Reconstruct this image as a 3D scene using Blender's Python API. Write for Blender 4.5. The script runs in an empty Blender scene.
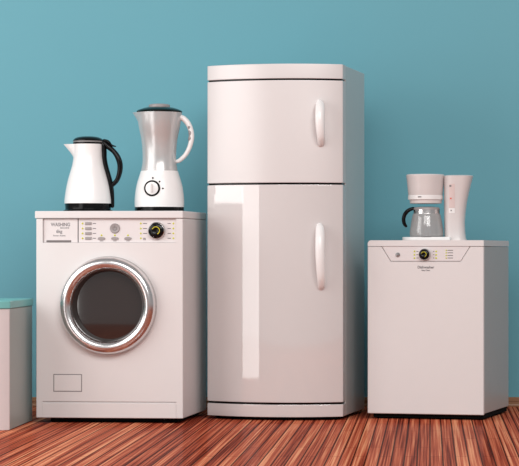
import bpy, bmesh, math, random
from mathutils import Vector, Matrix
random.seed(4)
COL = bpy.context.scene.collection
PI = math.pi
F, CX, CY, ZC = 2300.0, 430.0, 252.0, 0.6846     # focal length in px, principal point, eye height

# ------------------------------------------------------------------ helpers
def place(name, bm, mat, parent=None, smooth=35, keep_mats=None):
    me = bpy.data.meshes.new(name)
    bmesh.ops.recalc_face_normals(bm, faces=bm.faces[:])
    bm.to_mesh(me); bm.free()
    return place_mesh(name, me, mat, parent, smooth)

def place_mesh(name, me, mat, parent=None, smooth=35):
    me.name = name
    me.materials.clear(); me.materials.append(mat)
    if smooth:
        for p in me.polygons: p.use_smooth = True
        me.set_sharp_from_angle(angle=math.radians(smooth))
    o = bpy.data.objects.new(name, me); COL.objects.link(o)
    if smooth == 35:                       # flat panels keep true face normals beside their rounded edges
        wn = o.modifiers.new('normals', 'WEIGHTED_NORMAL'); wn.keep_sharp = True; wn.weight = 100
    if parent: o.parent = parent
    return o

def thing(name, label, cat, loc, rz=0, group=None):
    o = bpy.data.objects.new(name, None); COL.objects.link(o)
    o.location = loc; o.rotation_euler = (0, 0, rz); o.empty_display_size = .05
    o['label'] = label; o['category'] = cat
    if group: o['group'] = group
    return o

def bevel(bm, w, seg=2, edges=None):
    if w > 0:
        bmesh.ops.bevel(bm, geom=(edges or bm.edges[:]), offset=w, segments=seg, profile=.5, affect='EDGES', clamp_overlap=True)

def box(x0, x1, y0, y1, z0, z1, bv=0, seg=2):
    bm = bmesh.new()
    bmesh.ops.create_cube(bm, size=1)
    for v in bm.verts:
        v.co = Vector((x0 if v.co.x < 0 else x1, y0 if v.co.y < 0 else y1, z0 if v.co.z < 0 else z1))
    bevel(bm, bv, seg)
    return bm

def add(bm, other):
    me = bpy.data.meshes.new('tmp'); other.to_mesh(me); other.free()
    bm.from_mesh(me); bpy.data.meshes.remove(me)
    return bm

def prism(pts, a0, a1, axis='z', bv=0, seg=2):
    """outline pts extruded along axis from a0 to a1; pts are (x,y) for z, (x,z) for y"""
    bm = bmesh.new()
    mk = (lambda p, a: (p[0], p[1], a)) if axis == 'z' else (lambda p, a: (p[0], a, p[1]))
    lo = [bm.verts.new(mk(p, a0)) for p in pts]; hi = [bm.verts.new(mk(p, a1)) for p in pts]
    n = len(pts)
    bm.faces.new(lo[::-1]); bm.faces.new(hi)
    for i in range(n):
        bm.faces.new((lo[i], lo[(i+1) % n], hi[(i+1) % n], hi[i]))
    bmesh.ops.recalc_face_normals(bm, faces=bm.faces[:])
    if bv:
        es = [e for e in bm.edges if len(e.link_faces) == 2 and e.calc_face_angle(0) > .6]
        bevel(bm, bv, seg, es)
    return bm

def lathe(prof, seg=64, fn=None, closed=True, axis='z', c=(0, 0, 0)):
    """prof: list of (r, h); axis z (upright) or y (faces the front, h along -y)"""
    bm = bmesh.new(); rings = []
    for r, h in prof:
        ring = []
        for k in range(seg):
            a = 2*PI*k/seg
            rr = fn(a, r, h) if fn else r
            if axis == 'z': co = (c[0]+rr*math.cos(a), c[1]+rr*math.sin(a), c[2]+h)
            else: co = (c[0]+rr*math.cos(a), c[1]-h, c[2]+rr*math.sin(a))
            ring.append(bm.verts.new(co))
        rings.append(ring)
    for i in range(len(rings)-1):
        for k in range(seg):
            bm.faces.new((rings[i][k], rings[i][(k+1) % seg], rings[i+1][(k+1) % seg], rings[i+1][k]))
    if closed:
        bm.faces.new(rings[0][::-1]); bm.faces.new(rings[-1])
    return bm

def ring_lathe(prof, seg=96, axis='y', c=(0, 0, 0)):
    """closed profile loop (torus-like)"""
    bm = bmesh.new(); rings = []
    for r, h in prof:
        rings.append([bm.verts.new((c[0]+r*math.cos(2*PI*k/seg), c[1]-h, c[2]+r*math.sin(2*PI*k/seg)) if axis == 'y'
                      else (c[0]+r*math.cos(2*PI*k/seg), c[1]+r*math.sin(2*PI*k/seg), c[2]+h)) for k in range(seg)])
    n = len(rings)
    for i in range(n):
        for k in range(seg):
            bm.faces.new((rings[i][k], rings[i][(k+1) % seg], rings[(i+1) % n][(k+1) % seg], rings[(i+1) % n][k]))
    return bm

def spline(pts, n):
    """Catmull-Rom through pts (any dimension)"""
    P = [Vector(p) for p in pts]; P = [2*P[0]-P[1]] + P + [2*P[-1]-P[-2]]
    out = []; m = len(P)-3
    for i in range(m):
        for j in range(n):
            t = j/n; a, b, c, d = P[i:i+4]
            out.append(.5*((2*b)+(c-a)*t+(2*a-5*b+4*c-d)*t*t+(3*b-a-3*c+d)*t**3))
    out.append(P[-2]); return out

def tube(path, radii, seg=16, sub=8, flat=1.0, up=Vector((0, 1, 0))):
    """tapered tube; path pts + radii splined; flat scales the 'up' half-axis; rounded ends"""
    q = spline([tuple(p)+(r,) for p, r in zip(path, radii)], sub)
    pts = [Vector(v[:3]) for v in q]; rs = [max(v[3], 1e-4) for v in q]
    bm = bmesh.new(); rings = []
    n = len(pts)
    def ring(p, t, r):
        s = t.cross(up).normalized(); u = s.cross(t).normalized()
        return [bm.verts.new(p+s*r*math.cos(2*PI*k/seg)+u*r*flat*math.sin(2*PI*k/seg)) for k in range(seg)]
    T = [(pts[min(i+1, n-1)]-pts[max(i-1, 0)]).normalized() for i in range(n)]
    for a in (80, 60, 40, 20):
        a = math.radians(a); rings.append(ring(pts[0]-T[0]*rs[0]*math.sin(a), T[0], rs[0]*math.cos(a)))
    for i in range(n): rings.append(ring(pts[i], T[i], rs[i]))
    for a in (20, 40, 60, 80):
        a = math.radians(a); rings.append(ring(pts[-1]+T[-1]*rs[-1]*math.sin(a), T[-1], rs[-1]*math.cos(a)))
    for i in range(len(rings)-1):
        for k in range(seg):
            bm.faces.new((rings[i][k], rings[i][(k+1) % seg], rings[i+1][(k+1) % seg], rings[i+1][k]))
    bm.faces.new(rings[0][::-1]); bm.faces.new(rings[-1])
    return bm

def carve(bm, cutters):
    """boolean-subtract the cutter bmeshes from bm, returns a mesh"""
    def tmp(b):
        bmesh.ops.recalc_face_normals(b, faces=b.faces[:])
        me = bpy.data.meshes.new('tmp'); b.to_mesh(me); b.free()
        o = bpy.data.objects.new('tmp', me); COL.objects.link(o); return o
    o = tmp(bm); cs = [tmp(c) for c in cutters]
    for c in cs:
        m = o.modifiers.new('b', 'BOOLEAN'); m.operation = 'DIFFERENCE'; m.object = c; m.solver = 'EXACT'
    dg = bpy.context.evaluated_depsgraph_get(); dg.update()
    me = bpy.data.meshes.new_from_object(o.evaluated_get(dg))
    for x in [o]+cs:
        d = x.data; bpy.data.objects.remove(x); bpy.data.meshes.remove(d)
    return me

def text(name, s, mat, parent, x, y, z, size, align='LEFT', sx=1.0):
    cu = bpy.data.curves.new('txt', 'FONT'); cu.body = s; cu.size = size; cu.extrude = .0003
    cu.align_x = align; cu.resolution_u = 4; cu.offset = size*.022
    t = bpy.data.objects.new('txt', cu); COL.objects.link(t)
    dg = bpy.context.evaluated_depsgraph_get(); dg.update()
    me = bpy.data.meshes.new_from_object(t.evaluated_get(dg))
    bpy.data.objects.remove(t); bpy.data.curves.remove(cu)
    me.transform(Matrix.Translation((x, y, z)) @ Matrix.Rotation(PI/2, 4, 'X') @ Matrix.Scale(sx, 4, (1, 0, 0)))
    return place_mesh(name, me, mat, parent, 0)

class Frame:
    """upright box footprint: front right corner, turn about z, width, depth; local origin = base centre"""
    def __init__(s, fr, th, w, d):
        s.th = math.radians(th); s.w, s.d = w, d
        s.u = Vector((math.cos(s.th), -math.sin(s.th))); s.v = Vector((math.sin(s.th), math.cos(s.th)))
        s.O = Vector(fr)-s.u*w/2+s.v*d/2; s.yf = -d/2
    def at(s, px, py, y=None):
        """local (x, z) where the sight line through a photo point meets the local plane y"""
        if y is None: y = s.yf
        D = Vector(((px-CX)/F, 1.0)); t = (y+s.O.dot(s.v))/D.dot(s.v)
        P = D*t
        return ((P-s.O).dot(s.u), ZC+(CY-py)/F*t)
    def empty(s, name, label, cat, z=0):
        return thing(name, label, cat, (s.O.x, s.O.y, z), -s.th)

# ------------------------------------------------------------------ materials
def nodes_of(name):
    m = bpy.data.materials.new(name); m.use_nodes = True
    nt = m.node_tree; return m, nt, nt.nodes['Principled BSDF']

def srgb(r, g, b):
    f = lambda c: (c/255/12.92) if c/255 <= .04045 else ((c/255+.055)/1.055)**2.4
    return (f(r), f(g), f(b), 1)

def plain(name, col, rough=.4, metal=0, coat=0, spec=.5, var=.02, scale=25, bump=0, coat_ior=1.5):
    m, nt, p = nodes_of(name)
    tc = nt.nodes.new('ShaderNodeTexCoord'); nz = nt.nodes.new('ShaderNodeTexNoise'); nz.inputs['Scale'].default_value = scale
    nt.links.new(tc.outputs['Object'], nz.inputs['Vector'])
    mx = nt.nodes.new('ShaderNodeMix'); mx.data_type = 'RGBA'
    mx.inputs['A'].default_value = tuple(c*(1-var) for c in col[:3])+(1,)
    mx.inputs['B'].default_value = tuple(min(1, c*(1+var)) for c in col[:3])+(1,)
    nt.links.new(nz.outputs['Fac'], mx.inputs['Factor']); nt.links.new(mx.outputs['Result'], p.inputs['Base Color'])
    p.inputs['Roughness'].default_value = rough; p.inputs['Metallic'].default_value = metal
    p.inputs['Coat Weight'].default_value = coat; p.inputs['Coat Roughness'].default_value = .03
    p.inputs['Specular IOR Level'].default_value = spec; p.inputs['Coat IOR'].default_value = coat_ior
    if bump:
        b = nt.nodes.new('ShaderNodeBump'); b.inputs['Strength'].default_value = bump; b.inputs['Distance'].default_value = .002
        nt.links.new(nz.outputs['Fac'], b.inputs['Height']); nt.links.new(b.outputs['Normal'], p.inputs['Normal'])
    return m

def clear(name, tint, alpha, gloss=.16, rough=.06):
    """thin clear wall: part see-through, part milky, with a glossy skin"""
    m, nt, p = nodes_of(name); N, L = nt.nodes, nt.links
    p.inputs['Base Color'].default_value = tint; p.inputs['Roughness'].default_value = .5; p.inputs['Specular IOR Level'].default_value = 0
    lw = N.new('ShaderNodeLayerWeight'); lw.inputs['Blend'].default_value = .35
    def rng(lo, hi):
        mr = N.new('ShaderNodeMapRange'); mr.inputs['To Min'].default_value = lo; mr.inputs['To Max'].default_value = hi
        L.new(lw.outputs['Facing'], mr.inputs['Value']); return mr.outputs['Result']
    tr = N.new('ShaderNodeBsdfTransparent'); gl = N.new('ShaderNodeBsdfGlossy'); gl.inputs['Roughness'].default_value = rough
    m1 = N.new('ShaderNodeMixShader'); L.new(rng(alpha, min(1, alpha+.35)), m1.inputs[0]); L.new(tr.outputs[0], m1.inputs[1]); L.new(p.outputs[0], m1.inputs[2])
    m2 = N.new('ShaderNodeMixShader'); L.new(rng(gloss, min(1, gloss+.25)), m2.inputs[0]); L.new(m1.outputs[0], m2.inputs[1]); L.new(gl.outputs[0], m2.inputs[2])
    L.new(m2.outputs[0], N['Material Output'].inputs['Surface'])
    return m

M = {}
M['enamel'] = plain('white satin enamel', (.735, .705, .70), .38, var=.01)
M['gloss'] = plain('white gloss enamel', (.66, .62, .613), .5, coat=1.0, var=.01, coat_ior=1.9)
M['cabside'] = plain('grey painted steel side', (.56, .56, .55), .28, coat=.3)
M['panel'] = plain('panel white', (.74, .70, .70), .35, var=.01)
M['white'] = plain('white plastic', (.88, .865, .86), .25, var=.01)
M['pinkwhite'] = plain('warm white plastic', (.70, .65, .64), .3, var=.01)
M['black'] = plain('black plastic', (.003, .003, .0035), .16, spec=.22)
M['blackmatte'] = plain('black rubber', (.004, .004, .004), .8, spec=.1)
M['greenblack'] = plain('dark green black lid', (.002, .010, .010), .10, spec=.3)
M['chrome'] = plain('polished steel', (.74, .72, .72), .21, metal=1, var=.01)
M['steel'] = plain('brushed steel', (.55, .54, .54), .22, metal=1)
M['grey'] = plain('grey plastic', (.22, .21, .21), .35)
M['greyl'] = plain('light grey plastic', (.34, .31, .31), .35)
M['ink'] = plain('grey print', (.12, .11, .12), .6)
M['led'] = plain('yellow green lamp', (.58, .60, .0), .3)
M['yellow'] = plain('yellow print', (.70, .62, .03), .4)
M['red'] = plain('red lamp', (.75, .12, .08), .3)
M['darkglass'] = plain('dark door glass', (.026, .016, .014), .08, coat=1, coat_ior=1.6)
M['gasket'] = plain('dark grey gasket', (.05, .042, .04), .5)
M['teal'] = plain('teal lid paint', srgb(120, 190, 188), .4)
M['cabfront'] = plain('white cabinet paint', (.72, .66, .66), .45)
M['cabgrey'] = plain('grey green cabinet body', (.40, .45, .43), .4)  # greyer and greener than the white front panel
M['softgloss'] = plain('white satin gloss enamel', (.66, .62, .613), .5, coat=1.0, var=.01, coat_ior=1.9)
M['softgloss'].node_tree.nodes['Principled BSDF'].inputs['Coat Roughness'].default_value = .36
M['slot_shade'] = plain('slot shade grey', (.16, .14, .14), .5)
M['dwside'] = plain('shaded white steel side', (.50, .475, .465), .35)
M['print'] = plain('pale grey print', (.20, .19, .20), .6)
M['jar'] = clear('clear jar plastic', (.80, .79, .785, 1), .40, .22, .25)
M['carafe'] = clear('carafe glass', (.50, .50, .50, 1), .50, .06)
M['insert'] = plain('filter insert plastic', (.70, .57, .55), .4)

def wall_material():
    m, nt, p = nodes_of('teal wall paint')
    tc = nt.nodes.new('ShaderNodeTexCoord'); nz = nt.nodes.new('ShaderNodeTexNoise'); nz.inputs['Scale'].default_value = 1.3; nz.inputs['Detail'].default_value = 5
    nt.links.new(tc.outputs['Object'], nz.inputs['Vector'])
    mx = nt.nodes.new('ShaderNodeMix'); mx.data_type = 'RGBA'
    mx.inputs['A'].default_value = WALLA; mx.inputs['B'].default_value = WALLB
    nt.links.new(nz.outputs['Fac'], mx.inputs['Factor']); nt.links.new(mx.outputs['Result'], p.inputs['Base Color'])
    p.inputs['Roughness'].default_value = .75; p.inputs['Specular IOR Level'].default_value = .2
    return m
WALLA = (.150, .390, .465, 1); WALLB = (.158, .410, .485, 1)

def floor_material():
    m, nt, p = nodes_of('narrow hardwood strips'); N = nt.nodes; L = nt.links
    def math_(op, a, b=None):
        n = N.new('ShaderNodeMath'); n.operation = op
        for i, v in enumerate((a, b)):
            if v is None: continue
            if isinstance(v, (int, float)): n.inputs[i].default_value = v
            else: L.new(v, n.inputs[i])
        return n.outputs[0]
    tc = N.new('ShaderNodeTexCoord'); sp = N.new('ShaderNodeSeparateXYZ'); L.new(tc.outputs['Object'], sp.inputs[0])
    x, y = sp.outputs['X'], sp.outputs['Y']
    W = .0425
    u = math_('DIVIDE', x, W); idx = math_('FLOOR', u); fx = math_('FRACT', u)
    wn = N.new('ShaderNodeTexWhiteNoise'); wn.noise_dimensions = '1D'; L.new(idx, wn.inputs['W'])
    yy = math_('ADD', math_('DIVIDE', y, 1.1), math_('MULTIPLY', math_('MODULO', idx, 2.0), .33))
    row = math_('FLOOR', yy); fy = math_('FRACT', yy)
    cv = N.new('ShaderNodeCombineXYZ'); L.new(idx, cv.inputs[0]); L.new(row, cv.inputs[1])
    wn2 = N.new('ShaderNodeTexWhiteNoise'); wn2.noise_dimensions = '2D'; L.new(cv.outputs[0], wn2.inputs['Vector'])
    # grain stretched along the strip
    gv = N.new('ShaderNodeCombineXYZ'); L.new(math_('MULTIPLY', x, 150), gv.inputs[0]); L.new(math_('MULTIPLY', y, .7), gv.inputs[1]); L.new(math_('MULTIPLY', wn.outputs['Value'], 30), gv.inputs[2])
    g = N.new('ShaderNodeTexNoise'); g.inputs['Scale'].default_value = 1; g.inputs['Detail'].default_value = 4; L.new(gv.outputs[0], g.inputs['Vector'])
    tone = math_('ADD', math_('MULTIPLY', wn.outputs['Value'], .30), math_('MULTIPLY', wn2.outputs['Value'], .07))
    tone = math_('ADD', tone, math_('SUBTRACT', math_('MULTIPLY', g.outputs['Fac'], 1.9), .58))
    cr = N.new('ShaderNodeValToRGB'); L.new(tone, cr.inputs[0])
    e = cr.color_ramp.elements
    e[0].position = .10; e[0].color = srgb(84, 30, 22)
    e[1].position = .95; e[1].color = srgb(236, 158, 118)
    k = e.new(.35); k.color = srgb(146, 62, 44)
    k = e.new(.62); k.color = srgb(192, 98, 70)
    # dark seams between strips, and butt joints
    edge = math_('MINIMUM', fx, math_('SUBTRACT', 1.0, fx))
    seam = N.new('ShaderNodeMapRange'); seam.inputs['From Min'].default_value = .02; seam.inputs['From Max'].default_value = .10; L.new(edge, seam.inputs['Value'])
    ey = math_('MINIMUM', fy, math_('SUBTRACT', 1.0, fy))
    joint = N.new('ShaderNodeMapRange'); joint.inputs['From Min'].default_value = .004; joint.inputs['From Max'].default_value = .012; joint.inputs['To Min'].default_value = .72; L.new(ey, joint.inputs['Value'])
    both = math_('MULTIPLY', seam.outputs[0], joint.outputs[0])
    mx = N.new('ShaderNodeMix'); mx.data_type = 'RGBA'; mx.inputs['A'].default_value = srgb(58, 22, 16)
    L.new(both, mx.inputs['Factor']); L.new(cr.outputs['Color'], mx.inputs['B'])
    L.new(mx.outputs['Result'], p.inputs['Base Color'])
    p.inputs['Roughness'].default_value = .8; p.inputs['Specular IOR Level'].default_value = 0
    gl = N.new('ShaderNodeBsdfGlossy'); gl.inputs['Roughness'].default_value = .12
    ms = N.new('ShaderNodeMixShader'); ms.inputs[0].default_value = .07
    L.new(p.outputs[0], ms.inputs[1]); L.new(gl.outputs[0], ms.inputs[2]); L.new(ms.outputs[0], N['Material Output'].inputs['Surface'])
    return m

def wood_material(name, c0, c1):
    m, nt, p = nodes_of(name)
    tc = nt.nodes.new('ShaderNodeTexCoord'); mp = nt.nodes.new('ShaderNodeMapping'); mp.inputs['Scale'].default_value = (4, 60, 90)
    nz = nt.nodes.new('ShaderNodeTexNoise'); nz.inputs['Scale'].default_value = 1
    nt.links.new(tc.outputs['Object'], mp.inputs['Vector']); nt.links.new(mp.outputs['Vector'], nz.inputs['Vector'])
    mx = nt.nodes.new('ShaderNodeMix'); mx.data_type = 'RGBA'; mx.inputs['A'].default_value = c0; mx.inputs['B'].default_value = c1
    nt.links.new(nz.outputs['Fac'], mx.inputs['Factor']); nt.links.new(mx.outputs['Result'], p.inputs['Base Color'])
    p.inputs['Roughness'].default_value = .4
    return m

# ------------------------------------------------------------------ the setting
YW = 10.19
o = place('floor', box(-7, 6, 2.0, YW+.1, -.05, 0), floor_material(), smooth=0); o['kind'] = 'structure'
o = place('wall_back', box(-7, 6, YW, YW+.12, 0, 4.2), wall_material(), smooth=0); o['kind'] = 'structure'
# baseboard: moulded profile run along the wall
prof = [(0, 0), (-.016, 0), (-.018, .006), (-.016, .011), (-.010, .0125), (-.010, .022), (-.013, .024), (-.013, .030), (-.009, .032), (-.009, .039), (-.006, .042), (0, .042)]
bm = bmesh.new()
a = [bm.verts.new((-7, YW+p[0], p[1])) for p in prof]; b = [bm.verts.new((6, YW+p[0], p[1])) for p in prof]
for i in range(len(prof)):
    j = (i+1) % len(prof); bm.faces.new((a[i], a[j], b[j], b[i]))
bm.faces.new(a); bm.faces.new(b[::-1])
o = place('baseboard_back', bm, wood_material('brown moulding wood', srgb(128, 88, 60), srgb(172, 130, 96))); o['kind'] = 'structure'

# ------------------------------------------------------------------ washing machine
W = Frame((-.9848, 9.170), 5.0, .597, .510)
wm = W.empty('washing_machine', 'white front-loading washing machine with round chrome door, kettle and blender on top', 'washing machine')
hw, yf, yb = W.w/2, W.yf, W.d/2
zt, zl = .8489, .8182
DC = W.at(108.8, 305.4); DR = .190
px0, pz1 = W.at(42.6, 219); px1, pz0 = W.at(176.2, 242.6)
kx0, kz = W.at(42.6, 401.8); kx1, _ = W.at(176.2, 401.8)
fx0, fz1 = W.at(53.4, 374); fx1, fz0 = W.at(82, 391.8)
dx1, _ = W.at(77.3, 240)
def frame_cut(x0, x1, z0, z1, g, depth):
    """thin rectangular groove as four bars"""
    B = bmesh.new()
    for q in ((x0, x1, z1-g, z1), (x0, x1, z0, z0+g), (x0, x0+g, z0+g, z1-g), (x1-g, x1, z0+g, z1-g)):
        add(B, box(q[0], q[1], yf-.01, yf+depth, q[2], q[3]))
    return B
cuts = [lathe([(DR-.03, -.06), (DR-.03, .02)], 96, axis='y', c=(DC[0], yf, DC[1])),
        box(px0, px1, yf-.02, yf+.016, pz0, zl+.01),
        box(kx0, kx1, yf-.02, yf+.006, kz-.0028, kz+.0028)]
body = carve(box(-hw, hw, yf, yb, .020, zl, .004, 3), cuts)
place_mesh('body', body, M['enamel'], wm)
# plinth lines beside the kick panel and the raised kick panel
place('kick_panel', box(kx0, kx1, yf-.0022, yf+.004, .0215, kz-.004, .0015), M['enamel'], wm)
fd = place('filter_door', box(fx0+.0032, fx1-.0032, yf-.0012, yf+.003, fz0+.0032, fz1-.0032, .0012), M['enamel'], wm)
place('filter_door_seal', prism([(fx0, fz0), (fx1, fz0), (fx1, fz1), (fx0, fz1)], yf-.0004, yf+.004, 'y'), M['grey'], fd)
lx0, _ = W.at(35, 214); lx1, _ = W.at(183.6, 214)
place('lid', box(lx0, hw+.001, yf-.005, yb, zl+.0008, zt, .004, 3), M['enamel'], wm)
for sx in (-1, 1):
    for yy in (yf+.05, yb-.05):
        place('foot', lathe([(.022, 0), (.024, .004), (.020, .012), (.016, .023)], 24, c=(sx*(hw-.075), yy, 0)), M['blackmatte'], wm)
place('plinth', box(-hw+.05, hw-.03, yf+.04, yb-.02, .004, .026), M['blackmatte'], wm)  # set forward so its black stands in for shade under the body
# door: ring, inner bevel, gasket, glass
prof = []
for k in range(28):                                     # rounded chrome ring section
    a = 2*PI*k/28
    prof.append((DR-.022+.026*math.cos(a), .022+.030*math.sin(a)))
door = bpy.data.objects.new('door', None)
bpy.data.objects.remove(door)
door = place('door', ring_lathe(prof, 128, 'y', (DC[0], yf, DC[1])), M['chrome'], wm, 60)
place('outer_rim', ring_lathe([(DR-.01, -.002), (DR+.005, -.002), (DR+.0065, .006), (DR+.003, .012), (DR-.01, .014)], 128, 'y', (DC[0], yf, DC[1])), M['steel'], door)
place('gasket', ring_lathe([(DR-.028, .030), (DR-.044, .034), (DR-.050, .018), (DR-.055, -.012), (DR-.050, -.018), (DR-.030, -.018)], 128, 'y', (DC[0], yf, DC[1])), M['gasket'], door)
place('door_glass', lathe([(DR-.050, -.019), (DR-.050, -.012)]+[((DR-.050)*t+.0005, -.012+.0014*(1-t*t)) for t in (1, .9, .8, .7, .6, .5, .4, .3, .2, .1, 0)], 96, axis='y', c=(DC[0], yf, DC[1])), M['darkglass'], door, 50)
# control fascia (set back behind the frame) and detergent drawer
ys = yf+.0115                                           # fascia surface
place('control_panel', box(dx1+.0026, px1-.0008, ys, yf+.0158, pz0+.0006, zl, .0006), M['panel'], wm)
sl0 = W.at(45.8, 240.2); sl1 = W.at(70.6, 242.4)
dr = place('detergent_drawer', box(px0+.0008, dx1-.0012, ys-.001, yf+.0158, pz0+.0006, zl-.0006, .0008), M['panel'], wm)
place('pull_slot_shade', box(sl0[0], sl1[0], ys-.0016, ys+.003, pz0+.0012, sl0[1], .0006), M['slot_shade'], dr)  # dark bar on the drawer face, stands in for shade in the recess
place('groove', box(dx1-.0011, dx1+.0025, ys+.003, yf+.02, pz0+.0006, zl), M['ink'], wm)
def wat(px, py): return W.at(px, py, ys)
x, z = wat(51, 226.2); x2 = wat(69.3, 226)[0]
text('lettering', 'WASHING', M['print'], dr, x, ys-.0012, z, .0196, sx=.86)
x, z = wat(69.2, 228.6); text('lettering', 'MACHINE', M['print'], dr, x, ys-.0012, z, .0078, 'RIGHT', 1.05)
x, z = wat(59.3, 232.9); text('lettering', '6kg', M['print'], dr, x, ys-.0012, z, .0185, 'CENTER', .95)
x, z = wat(59.4, 236.3); text('lettering', 'Power Action', M['print'], dr, x, ys-.0012, z, .0085, 'CENTER', 1.05)
def led(px, py, at, y, par, r=.0036):
    x, z = at(px, py)
    place('indicator_light', lathe([(r, -.001), (r, .0008), (r*.6, .0018), (r*.1, .0021)], 16, axis='y', c=(x, y, z)), M['led'], par)
def dash(px0, px1, py, at, y, par, h=.0027):
    a, z = at(px0, py); b, _ = at(px1, py)
    place('printed_mark', box(a, b, y-.0005, y+.0005, z-h/2, z+h/2), M['ink'], par, 0)
for py in (223.5, 228.5, 233.4, 238.3):
    led(82.6, py, wat, ys, wm)
    a, z = wat(85.2, py); b, _ = wat(91.6, py)
    place('button', box(a, b, ys-.004, ys+.001, z-.0058, z+.0058, .002), M['greyl'], wm)
    dash(92.8, 96.0, py, wat, ys, wm)
    led(140.8, py, wat, ys, wm); led(173.4, py, wat, ys, wm)
    dash(143.0, 147.0 if py != 238.3 else 145.8, py, wat, ys, wm); dash(167.6, 170.8, py, wat, ys, wm)
dash(143.2, 146.0, 239.7, wat, ys, wm)
for px in (101.6, 114.9, 128):
    led(px, 235.3, wat, ys, wm)
    x, z = wat(px, 238.5)
    place('button', prism([(x+.0145*math.cos(t)*(1 if abs(math.cos(t)) < .9 else 1), z+.0062*math.copysign(abs(math.sin(t))**.7, math.sin(t))) for t in [2*PI*k/24 for k in range(24)]], ys-.0045, ys+.001, 'y', .001), M['greyl'], wm)
    dash(px-1.7, px+1.7, 241.0, wat, ys, wm, .0018)
x, z = wat(115, 228.3)
pb = place('power_button', lathe([(.0200, -.001), (.0200, .003), (.0175, .0055), (.014, .004), (.001, .0032)], 40, axis='y', c=(x, ys, z)), M['greyl'], wm)
sym = bmesh.new()
pts = [(x+.0085*math.sin(t), z+.0085*math.cos(t)) for t in [.6+(2*PI-1.2)*k/24 for k in range(25)]] + [(x+.0066*math.sin(t), z+.0066*math.cos(t)) for t in [.6+(2*PI-1.2)*k/24 for k in range(24, -1, -1)]]
add(sym, prism(pts, ys-.0052, ys-.003, 'y')); add(sym, box(x-.0011, x+.0011, ys-.0052, ys-.003, z+.001, z+.011))
place('power_symbol', sym, M['grey'], pb, 0)
def dial(par, x, y, z, R):
    k = place('dial', lathe([(R, -.001), (R, .010), (R*.95, .015), (R*.86, .017), (R*.80, .0165)], 64, axis='y', c=(x, y, z)), M['steel'], par, 50)
    place('dial_face', lathe([(R*.90, .012), (R*.88, .0185), (R*.70, .0225), (R*.50, .0235), (R*.42, .021), (.0005, .0205)], 64, axis='y', c=(x, y, z)), M['black'], k, 50)
    t = [-1.2+3.9*i/28 for i in range(29)]
    q = [(x+R*.47*math.sin(s), z+R*.47*math.cos(s)) for s in t]+[(x+R*.40*math.sin(s), z+R*.40*math.cos(s)) for s in t[::-1]]
    place('dial_mark', prism(q, y-.0245, y-.022, 'y'), M['yellow'], k, 0)
x, z = wat(157.0, 230.6); dial(wm, x, ys, z, .0345)

# ------------------------------------------------------------------ refrigerator
R = Frame((-.3542, 9.364), 9.0, .568, .479)
rf = R.empty('refrigerator', 'tall glossy white two-door refrigerator with curved front, standing in the middle', 'refrigerator')
hw, yf, yb = R.w/2, R.yf, R.d/2
SAG = .075; RAD = R.w**2/(8*SAG)+SAG/2
def arc_y(x): return yf-(math.sqrt(RAD*RAD-x*x)-(RAD-SAG))
def bow_outline(inset=0.0, back=.058, push=0.0):
    h = hw-inset; n = 48
    P = [(-h+2*h*i/n, arc_y(-h+2*h*i/n)+push) for i in range(n+1)]
    return P+[(h, yf+back), (-h, yf+back)]
zt = 1.4490
z = lambda py: ZC+(CY-py)/F*9.364          # heights measured at the front right corner
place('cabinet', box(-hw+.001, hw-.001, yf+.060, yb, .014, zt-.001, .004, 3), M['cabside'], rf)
place('top_panel', prism(bow_outline(), z(79.0), zt, 'z', .003), M['softgloss'], rf)
d1 = place('freezer_door', prism(bow_outline(), z(182.9), z(80.6), 'z', .003), M['softgloss'], rf)
d2 = place('refrigerator_door', prism(bow_outline(), z(402.2), z(184.7), 'z', .003), M['gloss'], rf)
place('kick_panel', prism(bow_outline(), .014, z(404.2), 'z', .003), M['gloss'], rf)
place('door_gasket', prism(bow_outline(.006, .057, .008), .03, zt-.01, 'z'), M['black'], rf)
place('base', prism(bow_outline(.03, .40, .05), 0, .02, 'z'), M['blackmatte'], rf)
def handle(par, py0, py1):
    pts = []; rad = []
    L = py1-py0
    for t, px, out, r in ((0.02, 320.6, .000, .0135), (.07, 320.4, .016, .0175), (.2, 319.8, .036, .0195), (.4, 319.4, .046, .0195), (.6, 319.7, .046, .0185), (.8, 320.6, .036, .0170), (.93, 321.6, .016, .0150), (.98, 322.2, .000, .0125)):
        py = py0+4+(L-8)*t
        x, _ = R.at(px-1.0, py, arc_y(.19))
        n = Vector((x/RAD, -math.sqrt(1-(x/RAD)**2)))
        pts.append((x+n.x*out, arc_y(x)+n.y*out, z(py))); rad.append(r)
    place('handle', tube(pts, rad, 20, 6, .75, Vector((n.x, n.y, 0))), M['white'], par, 60)
handle(d1, 97.5, 149.5); handle(d2, 220.5, 293)

# ------------------------------------------------------------------ dishwasher
D = Frame((.2180, 9.338), 13.5, .4885, .507)
dw = D.empty('dishwasher', 'small white dishwasher with dial and angled control panel, coffee maker on top', 'dishwasher')
hw, yf, yb = D.w/2, D.yf, D.d/2
zt = .7325; zl = .7085
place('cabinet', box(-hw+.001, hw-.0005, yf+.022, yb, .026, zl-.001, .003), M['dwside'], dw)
T0 = D.at(381.2, 246.5); T1 = D.at(390.6, 261.8); T2 = D.at(461, 261.8); T3 = D.at(470.6, 246.5)
def shrink(P, g):
    (a, b, c, d) = P
    h = zl-.0006; p, q = up(b, a, h), up(c, d, h)
    return [(p[0]+g*1.2, h), (b[0]+g*.6, b[1]+g), (c[0]-g*.6, c[1]+g), (q[0]-g*1.2, h)]
def up(a, b, h):
    return (a[0]+(b[0]-a[0])*(h-a[1])/(b[1]-a[1]), h)
TP = [up(T1, T0, zl+.01), T1, T2, up(T2, T3, zl+.01)]
dd = place_mesh('door', carve(box(-hw, hw, yf, yf+.02, .0215, zl-.0006, .004, 3), [prism(TP, yf-.02, yf+.007, 'y')]), M['enamel'], dw)
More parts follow.
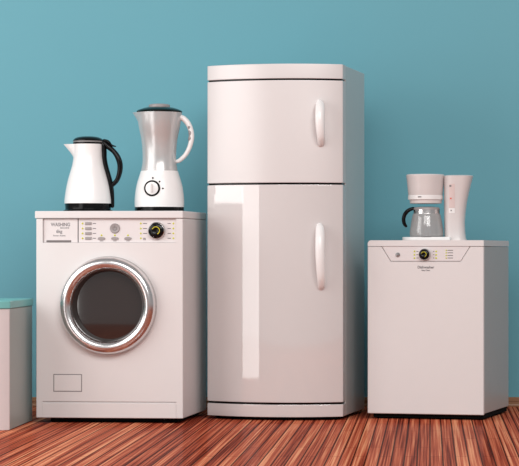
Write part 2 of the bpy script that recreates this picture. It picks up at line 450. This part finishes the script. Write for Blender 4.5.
cp = place('control_panel', prism(shrink(TP, .0034), yf-.0002, yf+.0068, 'y', .0007), M['panel'], dw)
lid = place('lid', prism([(-hw+.003+px_, py_) for px_, py_ in ()] or [(-hw+.002, yf-.003), (hw, yf-.003), (hw, yb), (-hw+.002, yb)], zl, zt, 'z'), M['enamel'], dw)
bpy.data.objects.remove(lid)
lid = box(-hw+.002, hw+.001, yf-.004, yb, zl, zt)
bevel(lid, .014, 5, [e for e in lid.edges if all(v.co.z > zt-.001 for v in e.verts) and all(v.co.y > yb-.001 for v in e.verts)] +
      [e for e in lid.edges if all(v.co.z > zt-.001 for v in e.verts) and all(v.co.x < -hw+.01 for v in e.verts)])
place('lid', lid, M['enamel'], dw)
place('plinth', box(-hw+.02, hw-.006, yf+.022, yb-.01, .006, .03), M['blackmatte'], dw)
for sx in (-1, 1):
    for yy in (yf+.05, yb-.05):
        place('foot', lathe([(.02, 0), (.02, .006), (.014, .012)], 20, c=(sx*(hw-.05), yy, 0)), M['blackmatte'], dw)
yc = yf-.0002
def dat(px, py): return D.at(px, py, yc)
for py in (251.4, 254.7, 258.0):
    led(414.5, py, dat, yc, dw, .0036); dash(416.4, 418.4, py, dat, yc, dw, .0024)
    led(436.2, py, dat, yc, dw, .0036); dash(433.0, 434.4, py, dat, yc, dw, .0024)
for py in (250.3, 252.8, 255.5, 258.0):
    led(446.2, py, dat, yc, dw, .0028); dash(447.5, 453.0, py, dat, yc, dw, .0026)
x, z_ = dat(397.8, 254.8)
place('power_button', lathe([(.0095, -.001), (.0095, .003), (.008, .0048), (.001, .0052)], 32, axis='y', c=(x, yc, z_)), M['steel'], dw)
x, z_ = dat(425.1, 254.4); dial(dw, x, yc, z_, .0242)
x, z_ = D.at(425.8, 268.4); text('lettering', 'Dishwasher', M['print'], dd, x, yf-.0006, z_, .0150, 'CENTER', .98)
x, z_ = D.at(425.8, 270.9); text('lettering', 'Easy Clean', M['print'], dd, x, yf-.0006, z_, .0078, 'CENTER', 1.05)

# ------------------------------------------------------------------ cabinet at the left edge
K = Frame((-1.617, 8.846), 0.0, .46, .51)
cb = K.empty('cabinet', 'low white cabinet with bowed front and teal lid, at the left edge', 'cabinet')
hw, yf, yb = K.w/2, K.yf, K.d/2
def bow(sag, grow, n=40):
    h = hw+grow
    P = []
    for i in range(n+1):
        t = -1+2*i/n
        P.append((h*t, yf-grow-sag*(1-abs(t)**3.2)))
    return P+[(h, yb), (-h, yb)]
lo, hi = .004, .497-.031
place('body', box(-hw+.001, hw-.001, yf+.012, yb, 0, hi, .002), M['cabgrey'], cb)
place('front_panel', prism([p_ for p_ in bow(.07, -.0005) if p_[1] < yf+.02]+[(hw-.0005, yf+.012), (-hw+.0005, yf+.012)], .0, hi, 'z', .002), M['cabfront'], cb)
place('lid', prism(bow(.07, .0035), hi+.0006, .497, 'z', .004, 3), M['teal'], cb)

# ------------------------------------------------------------------ small appliances
class Spot:
    """upright object facing the camera plane at depth y; photo point -> local x, z"""
    def __init__(s, px, Y, z0):
        s.Y, s.z0 = Y, z0; s.k = Y/F; s.X = (px-CX)*s.k; s.px = px
    def x(s, px): return (px-s.px)*s.k
    def z(s, py): return ZC+(CY-py)*s.k-s.z0
    def p(s, px, py, dy=0): return (s.x(px), dy, s.z(py))

# --- kettle
ZW = .8489
S = Spot(88.1, 9.44, ZW)
kt = thing('electric_kettle', 'white jug kettle with black lid, base and looped handle, left of the blender', 'kettle', (S.X, S.Y, ZW))
kp = [(203.6, 23.5), (200, 23.4), (195, 22.8), (189, 21.9), (183, 20.7), (177, 19.2), (171, 17.4), (166, 16.0), (161, 15.0), (156, 14.4), (151, 14.2), (147, 14.3), (144.2, 14.4)]
zk = lambda py: S.z(py)
def spout(a, r, h):
    da = abs(math.atan2(math.sin(a-PI), math.cos(a-PI)))
    top, low = zk(144.2), zk(158)
    if h > low:
        t = (h-low)/(top-low); w = max(0, 1-da/(.50))
        r += 10.2*S.k*(t**1.15)*(w**1.3)
    return r
q = spline([(S.k*r, zk(py), 0) for py, r in kp], 4)
place('body', lathe([(v[0], v[1]) for v in q], 96, spout), M['white'], kt, 50)
place('base', lathe([(24.4*S.k, 0), (24.4*S.k, .006), (23*S.k, .009), (22.6*S.k, .012), (22.9*S.k, zk(204.2)), (23.0*S.k, zk(203.4))], 72), M['black'], kt)
ld = place('lid', lathe([(14.3*S.k, zk(144.3)), (14.9*S.k, zk(143.8)), (14.9*S.k, zk(140.2)), (14.2*S.k, zk(139.4)), (13.4*S.k, zk(138.6)), (11*S.k, zk(137.4)), (7*S.k, zk(136.6)), (.001, zk(136.3))], 64), M['black'], kt)
place('lid_band', ring_lathe([(14.75*S.k, zk(142.6)), (15.05*S.k, zk(142.4)), (15.05*S.k, zk(141.2)), (14.75*S.k, zk(141.0))], 64, 'z'), M['grey'], ld)
# spine down the back of the jug and the looped grip
sp = [(100.5, 140.4, 2.2), (103.5, 145.5, 2.6), (104.3, 152, 2.5), (104.5, 158, 2.4), (105.6, 165, 2.4), (107.8, 173, 2.4), (109.9, 181, 2.5), (111.4, 189, 2.4), (112.2, 197, 2.2), (112.4, 206, 2.0)]
hd = place('handle', tube([S.p(a, b) for a, b, _ in sp], [r*S.k for *_, r in sp], 16, 5, 1.7), M['black'], kt, 60)
gp = [(104, 142.6, 2.6), (108.5, 146.9, 2.7), (114, 151.6, 2.5), (117.9, 157.5, 2.8), (120.0, 164.5, 2.8), (119.6, 172.3, 2.6), (116.9, 180.2, 2.3), (111.8, 185.6, 2.2)]
place('grip', tube([S.p(a, b) for a, b, _ in gp], [r*S.k for *_, r in gp], 16, 6, 1.5), M['black'], hd, 60)
tp = [(104, 140.2, 1.3), (108, 141.6, 1.6), (111.5, 145.2, 1.1), (115.6, 146.4, .6)]
place('lid_lever', tube([S.p(a, b) for a, b, _ in tp], [r*S.k for *_, r in tp], 12, 5, 2.0), M['black'], hd, 60)

# --- blender
S = Spot(159.4, 9.47, ZW)
bl = thing('blender', 'white blender with clear jar, dark lid and round dial, right of the kettle', 'blender', (S.X, S.Y, ZW))
zb = lambda py: S.z(py)
bp = [(207.2, 24.5), (203, 24.7), (198, 24.5), (192, 23.9), (186, 22.9), (180, 21.3), (175, 19.7), (171.6, 18.7), (171.0, 18.2)]
q = spline([(S.k*r, zb(py), 0) for py, r in bp], 4)
place('base', lathe([(v[0], v[1]) for v in q], 80), M['white'], bl, 50)
place('base_trim', lathe([(23.4*S.k, 0), (24.6*S.k, .003), (24.6*S.k, zb(207.4)), (24*S.k, zb(207.0))], 72), M['black'], bl)
jp = [(171.0, 18.2), (168, 17.7), (163, 16.9), (158, 16.7), (151, 16.9), (145, 17.3), (138, 18.2), (131, 19.7), (124, 21.0), (117, 21.9), (112.6, 22.4)]
def bspout(a, r, h):
    da = abs(math.atan2(math.sin(a-PI), math.cos(a-PI))); top, low = zb(112.6), zb(122)
    if h > low: r += 4.6*S.k*((h-low)/(top-low))**1.2*max(0, 1-da/.6)**1.1
    return r
q = spline([(S.k*r, zb(py), 0) for py, r in jp], 4)
bm = lathe([(v[0], v[1]) for v in q], 80, bspout, closed=False)
inner = lathe([(v[0]-.0025, v[1]) for v in q], 80, bspout, closed=False)
jar = place('jar', add(bm, inner), M['jar'], bl, 50)
place('jar_collar', lathe([(17.5*S.k, zb(170.9)), (16.9*S.k, zb(167.4)), (16.3*S.k, zb(165.8)), (12*S.k, zb(165.4))], 64), M['pinkwhite'], jar)
place('filter_insert', lathe([(6*S.k, zb(156)), (7.0*S.k, zb(154.5)), (8.2*S.k, zb(142)), (9.4*S.k, zb(130)), (8.6*S.k, zb(121.5)), (7.6*S.k, zb(120))], 48, c=(2.2*S.k, 0, 0)), M['insert'], jar)
bd = lathe([(4*S.k, zb(165.6)), (3.4*S.k, zb(163.5)), (2*S.k, zb(162))], 24)
for k in range(4):
    a = k*PI/2+.4
    add(bd, tube([(0, 0, zb(163)), (math.cos(a)*.016, math.sin(a)*.016, zb(162.5)), (math.cos(a)*.028, math.sin(a)*.028, zb(160.5))], [.004, .005, .002], 8, 4, .3, Vector((0, 0, 1))))
place('blade', bd, M['greyl'], jar)
lp = [(112.6, 22.4), (111.6, 22.9), (110.8, 22.4), (109.4, 19.5), (108.0, 15.5), (107.2, 11.5), (106.8, 8)]
ld = place('lid', lathe([(S.k*r, zb(py)) for py, r in lp], 80), M['greenblack'], bl, 50)
place('lid_cap', lathe([(10.6*S.k, zb(107.6)), (10.6*S.k, zb(105.4)), (9.6*S.k, zb(104.4)), (6*S.k, zb(103.9)), (.001, zb(103.8))], 48), M['greyl'], ld)
hp = [(179.5, 117.2, 2.8), (183.4, 118.6, 2.9), (187.6, 123.0, 2.9), (190.8, 130, 2.7), (191.6, 138.2, 2.6), (189.6, 147, 2.4), (185.4, 155, 2.3), (179.8, 160.2, 2.2), (176.5, 161.6, 1.8)]
hh = place('handle', tube([S.p(a, b) for a, b, _ in hp], [r*S.k for *_, r in hp], 16, 6, 1.4), M['white'], bl, 60)
gi = [(188.6, 124.6, 1.5), (189.6, 127.2, 2.2), (190.0, 130.0, 1.7), (190.6, 133.0, 2.2), (190.4, 136.0, 1.7), (190.2, 138.6, 2.1), (189.6, 141.0, 1.3)]
place('grip_insert', tube([S.p(a, b) for a, b, _ in gi], [r*S.k for *_, r in gi], 14, 5, 2.0), M['greyl'], hh, 60)
def front_on(py, px):                                  # y of the blender base surface in front of a point
    r = 23.4*S.k if py > 184 else (21.6*S.k if py > 180 else 20.9*S.k)
    return -math.sqrt(max(r*r-S.x(px)**2, 0))
x, y, z_ = S.x(155.0), front_on(189, 155.0), zb(188.9)
r = 8*S.k
kn = place('dial', lathe([(r, -.012), (r, .006), (r*.93, .010), (r*.80, .011), (r*.78, .009)], 56, axis='y', c=(x, y, z_)), M['black'], bl, 50)
fc = place('dial_face', lathe([(r*.79, .004), (r*.78, .012), (r*.70, .0135), (.0005, .014)], 56, axis='y', c=(x, y, z_)), M['white'], kn, 50)
place('pointer', box(x-.0034, x+.0034, y-.022, y-.012, z_-.017, z_+.019, .0025), M['pinkwhite'], fc)
for a, b in ((155.3, 178.6), (162.2, 182.2), (165.6, 189.0)):
    yy = front_on(b, a)
    place('setting_mark', lathe([(.0036, -.01), (.0036, .0028)], 14, axis='y', c=(S.x(a), yy, zb(b))), M['black'], bl)

# --- coffee maker
ZD = .7325
S = Spot(432.0, 9.53, ZD)
cm = thing('coffee_maker', 'white drip coffee maker with flared tower, on top of the dishwasher', 'coffee maker', (S.X, S.Y, ZD))
zc = lambda py: S.z(py)
# tower: lofted rounded section, flaring to the top
rows = [(240.6, 444.4, 467.2), (238, 444.4, 466.0), (232, 444.3, 465.3), (222, 444.2, 465.0), (212, 444.1, 465.7), (202, 444.0, 467.1), (192, 443.8, 469.2), (184, 443.6, 471.2), (178, 443.4, 472.8), (176.2, 443.4, 473.3), (175.6, 444.2, 472.6), (175.3, 446, 470.5)]
bm = bmesh.new(); rings = []
for py, l, r in rows:
    cx_, h = S.x((l+r)/2), (r-l)/2*S.k; dp = h*.9+.022 if py > 176 else h*.9+.018
    zz = max(0, zc(py)); ring = []
    for k in range(56):
        a = 2*PI*k/56; c_, s_ = math.cos(a), math.sin(a); e = 2/2.9
        ring.append(bm.verts.new((cx_+h*math.copysign(abs(c_)**e, c_), .012+dp*math.copysign(abs(s_)**e, s_), zz)))
    rings.append(ring)
for i in range(len(rings)-1):
    for k in range(56): bm.faces.new((rings[i][k], rings[i][(k+1) % 56], rings[i+1][(k+1) % 56], rings[i+1][k]))
bm.faces.new(rings[0][::-1]); bm.faces.new(rings[-1])
place('tower', bm, M['pinkwhite'], cm, 50)
bx = S.x(425.4)
place('filter_basket', lathe([(17.0*S.k, zc(195.6)), (17.2*S.k, zc(194.8)), (17.9*S.k, zc(187)), (18.6*S.k, zc(180)), (19.2*S.k, zc(176.2)), (19.2*S.k, zc(175.4)), (18.4*S.k, zc(174.5)), (.001, zc(174.2))], 72, c=(bx, 0, 0)), M['pinkwhite'], cm, 40)
bnd = place('basket_ring', lathe([(17.2*S.k, zc(199.8)), (17.5*S.k, zc(199.4)), (17.5*S.k, zc(195.8)), (17.2*S.k, zc(195.4))], 72, c=(bx, 0, 0)), M['white'], cm)
place('basket_outlet', lathe([(14*S.k, zc(203.8)), (15.8*S.k, zc(203.4)), (16.2*S.k, zc(199.7))], 72, c=(S.x(425.8), 0, 0)), M['pinkwhite'], cm)
place('latch', box(S.x(418), S.x(421.5), -17.4*S.k, -16*S.k, zc(197.6), zc(196.6), .001), M['grey'], bnd)
pl = []
for k in range(40):                                    # base plate, round at the left, running under the tower
    a = PI/2+PI*k/39; pl.append((S.x(423.5)+21.3*S.k*math.cos(a), .01+18.5*S.k*math.sin(a)))
pl += [(S.x(449.5), .01-18.5*S.k), (S.x(451), .01-18.5*S.k*.9), (S.x(453), .01), (S.x(451), .01+18.5*S.k*.9)]
place('base_plate', prism(pl, 0, zc(237.0), 'z', .003, 3), M['white'], cm)
place('warming_plate', lathe([(16.4*S.k, zc(237.2)), (16.4*S.k, zc(236.7))], 56, c=(S.x(426.6), 0, 0)), M['grey'], cm)
# control strip on the tower front
def tower_y(px, py):
    import bisect
    for i in range(len(rows)-1):
        (p0, l0, r0), (p1, l1, r1) = rows[i], rows[i+1]
        if p1 <= py <= p0:
            t = (py-p0)/(p1-p0); l = l0+(l1-l0)*t; r = r0+(r1-r0)*t
            cx_, h = S.x((l+r)/2), (r-l)/2*S.k; dp = h*.9+.022
            u = min(1, abs(S.x(px)-cx_)/h)
            return .012-dp*(1-u**2.9)**(1/2.9)
def strip(px0, px1, py0, py1, t0, mat, name, par, n=12, m=5):
    bm = bmesh.new(); A = []; 
    for i in range(n+1):
        py = py0+(py1-py0)*i/n
        A.append([bm.verts.new((S.x(px0+(px1-px0)*j/m), tower_y(px0+(px1-px0)*j/m, py)-t0, zc(py))) for j in range(m+1)])
    for i in range(n):
        for j in range(m): bm.faces.new((A[i][j], A[i][j+1], A[i+1][j+1], A[i+1][j]))
    ret = bmesh.ops.extrude_face_region(bm, geom=bm.faces[:])
    for v in [g for g in ret['geom'] if isinstance(g, bmesh.types.BMVert)]: v.co.y += t0+.003
    return place(name, bm, mat, par, 40)
cs = strip(448.8, 454.6, 184.2, 208.0, .0012, M['insert'], 'control_strip', cm)
strip(448.8, 454.6, 208.4, 213.2, .0012, M['white'], 'switch', cm)
strip(449.2, 451.2, 185.4, 187.2, .002, M['grey'], 'scale_mark', cs, 2, 2)
strip(450.0, 451.4, 198.0, 199.4, .0025, M['red'], 'power_lamp', cs, 2, 2)
strip(450.4, 451.6, 210.0, 211.4, .002, M['grey'], 'switch_mark', cm, 2, 2)

# --- carafe (lifts off the warming plate)
zp = zc(236.7)+ZD
S2 = Spot(426.6, S.Y, zp)
cf = thing('coffee_carafe', 'grey glass coffee pot with black handle, on the coffee maker warming plate', 'carafe', (S2.X, S2.Y, zp))
zz = lambda py: S2.z(py)
cp_ = [(236.6, 16.2), (236.0, 16.8), (234, 17.0), (229, 16.5), (223, 15.6), (218, 14.7), (214.6, 13.9), (213.6, 13.3)]
bm = lathe([(r*S2.k, max(0, zz(py))) for py, r in cp_], 64, closed=False)
add(bm, lathe([(.001, .0)]+[((r-.5)*S2.k, max(0.001, zz(py))) for py, r in cp_], 64, closed=False))
place('glass_body', bm, M['carafe'], cf, 50)
place('rim_band', lathe([(13.4*S2.k, zz(214.2)), (13.2*S2.k, zz(213.4)), (13.1*S2.k, zz(209.6))], 64, closed=False), M['chrome'], cf)
place('lid', lathe([(13.2*S2.k, zz(209.7)), (13.2*S2.k, zz(208.6)), (12.4*S2.k, zz(207.4)), (7*S2.k, zz(206.8)), (.001, zz(206.7))], 56), M['greyl'], cf)
hp = [(414.8, 208.6, 1.6), (411.4, 209.0, 1.8), (407.4, 211.2, 2.0), (404.6, 215.0, 2.0), (403.6, 219.4, 1.9), (404.2, 223.4, 1.8), (406.0, 226.2, 1.4)]
place('handle', tube([S2.p(a, b) for a, b, _ in hp], [r*S2.k for *_, r in hp], 14, 6, 1.3), M['black'], cf, 60)

# ------------------------------------------------------------------ light
def area(name, loc, target, sx, sy, power, col=(1, 1, 1)):
    l = bpy.data.lights.new(name, 'AREA'); l.shape = 'RECTANGLE'; l.size = sx; l.size_y = sy; l.energy = power; l.color = col
    o = bpy.data.objects.new(name, l); COL.objects.link(o); o.location = loc
    d = Vector(target)-Vector(loc); o.rotation_euler = d.to_track_quat('-Z', 'Y').to_euler()
    return o
area('strip_softbox', (-2.72, 6.93, 1.2), (-.73, 9.3, 1.2), .88, 2.4, 17, (1, .97, .95))
area('side_softbox', (-3.50, 7.9, 1.9), (-.85, 9.3, 1.8), 1.75, 1.9, 36, (1, .98, .96))
area('key_softbox', (-1.3, 3.4, 4.1), (-.4, 9.6, .9), 2.6, 2.4, 98, (1, .97, .95))
area('front_fill', (1.7, 2.6, 4.3), (.3, 10.1, .6), 3.4, 2.6, 240, (1, .98, .96))
w = bpy.data.worlds.new('World'); bpy.context.scene.world = w; w.use_nodes = True
bg = w.node_tree.nodes['Background']; bg.inputs[0].default_value = (.97, .95, .95, 1); bg.inputs[1].default_value = .36

# ------------------------------------------------------------------ camera
cam = bpy.data.cameras.new('Camera'); co = bpy.data.objects.new('Camera', cam); COL.objects.link(co)
co.location = (0, 0, ZC); co.rotation_euler = (PI/2, 0, 0)
cam.sensor_fit = 'HORIZONTAL'; cam.sensor_width = 36; cam.lens = F/519*36
cam.shift_x = (259.5-CX)/519; cam.shift_y = (CY-233)/519; cam.clip_end = 100
sc = bpy.context.scene; sc.camera = co
sc.view_settings.view_transform = 'Standard'; sc.view_settings.look = 'None'
sc.view_settings.exposure = 0; sc.view_settings.gamma = 1
sc.cycles.pixel_filter_width = 1.1
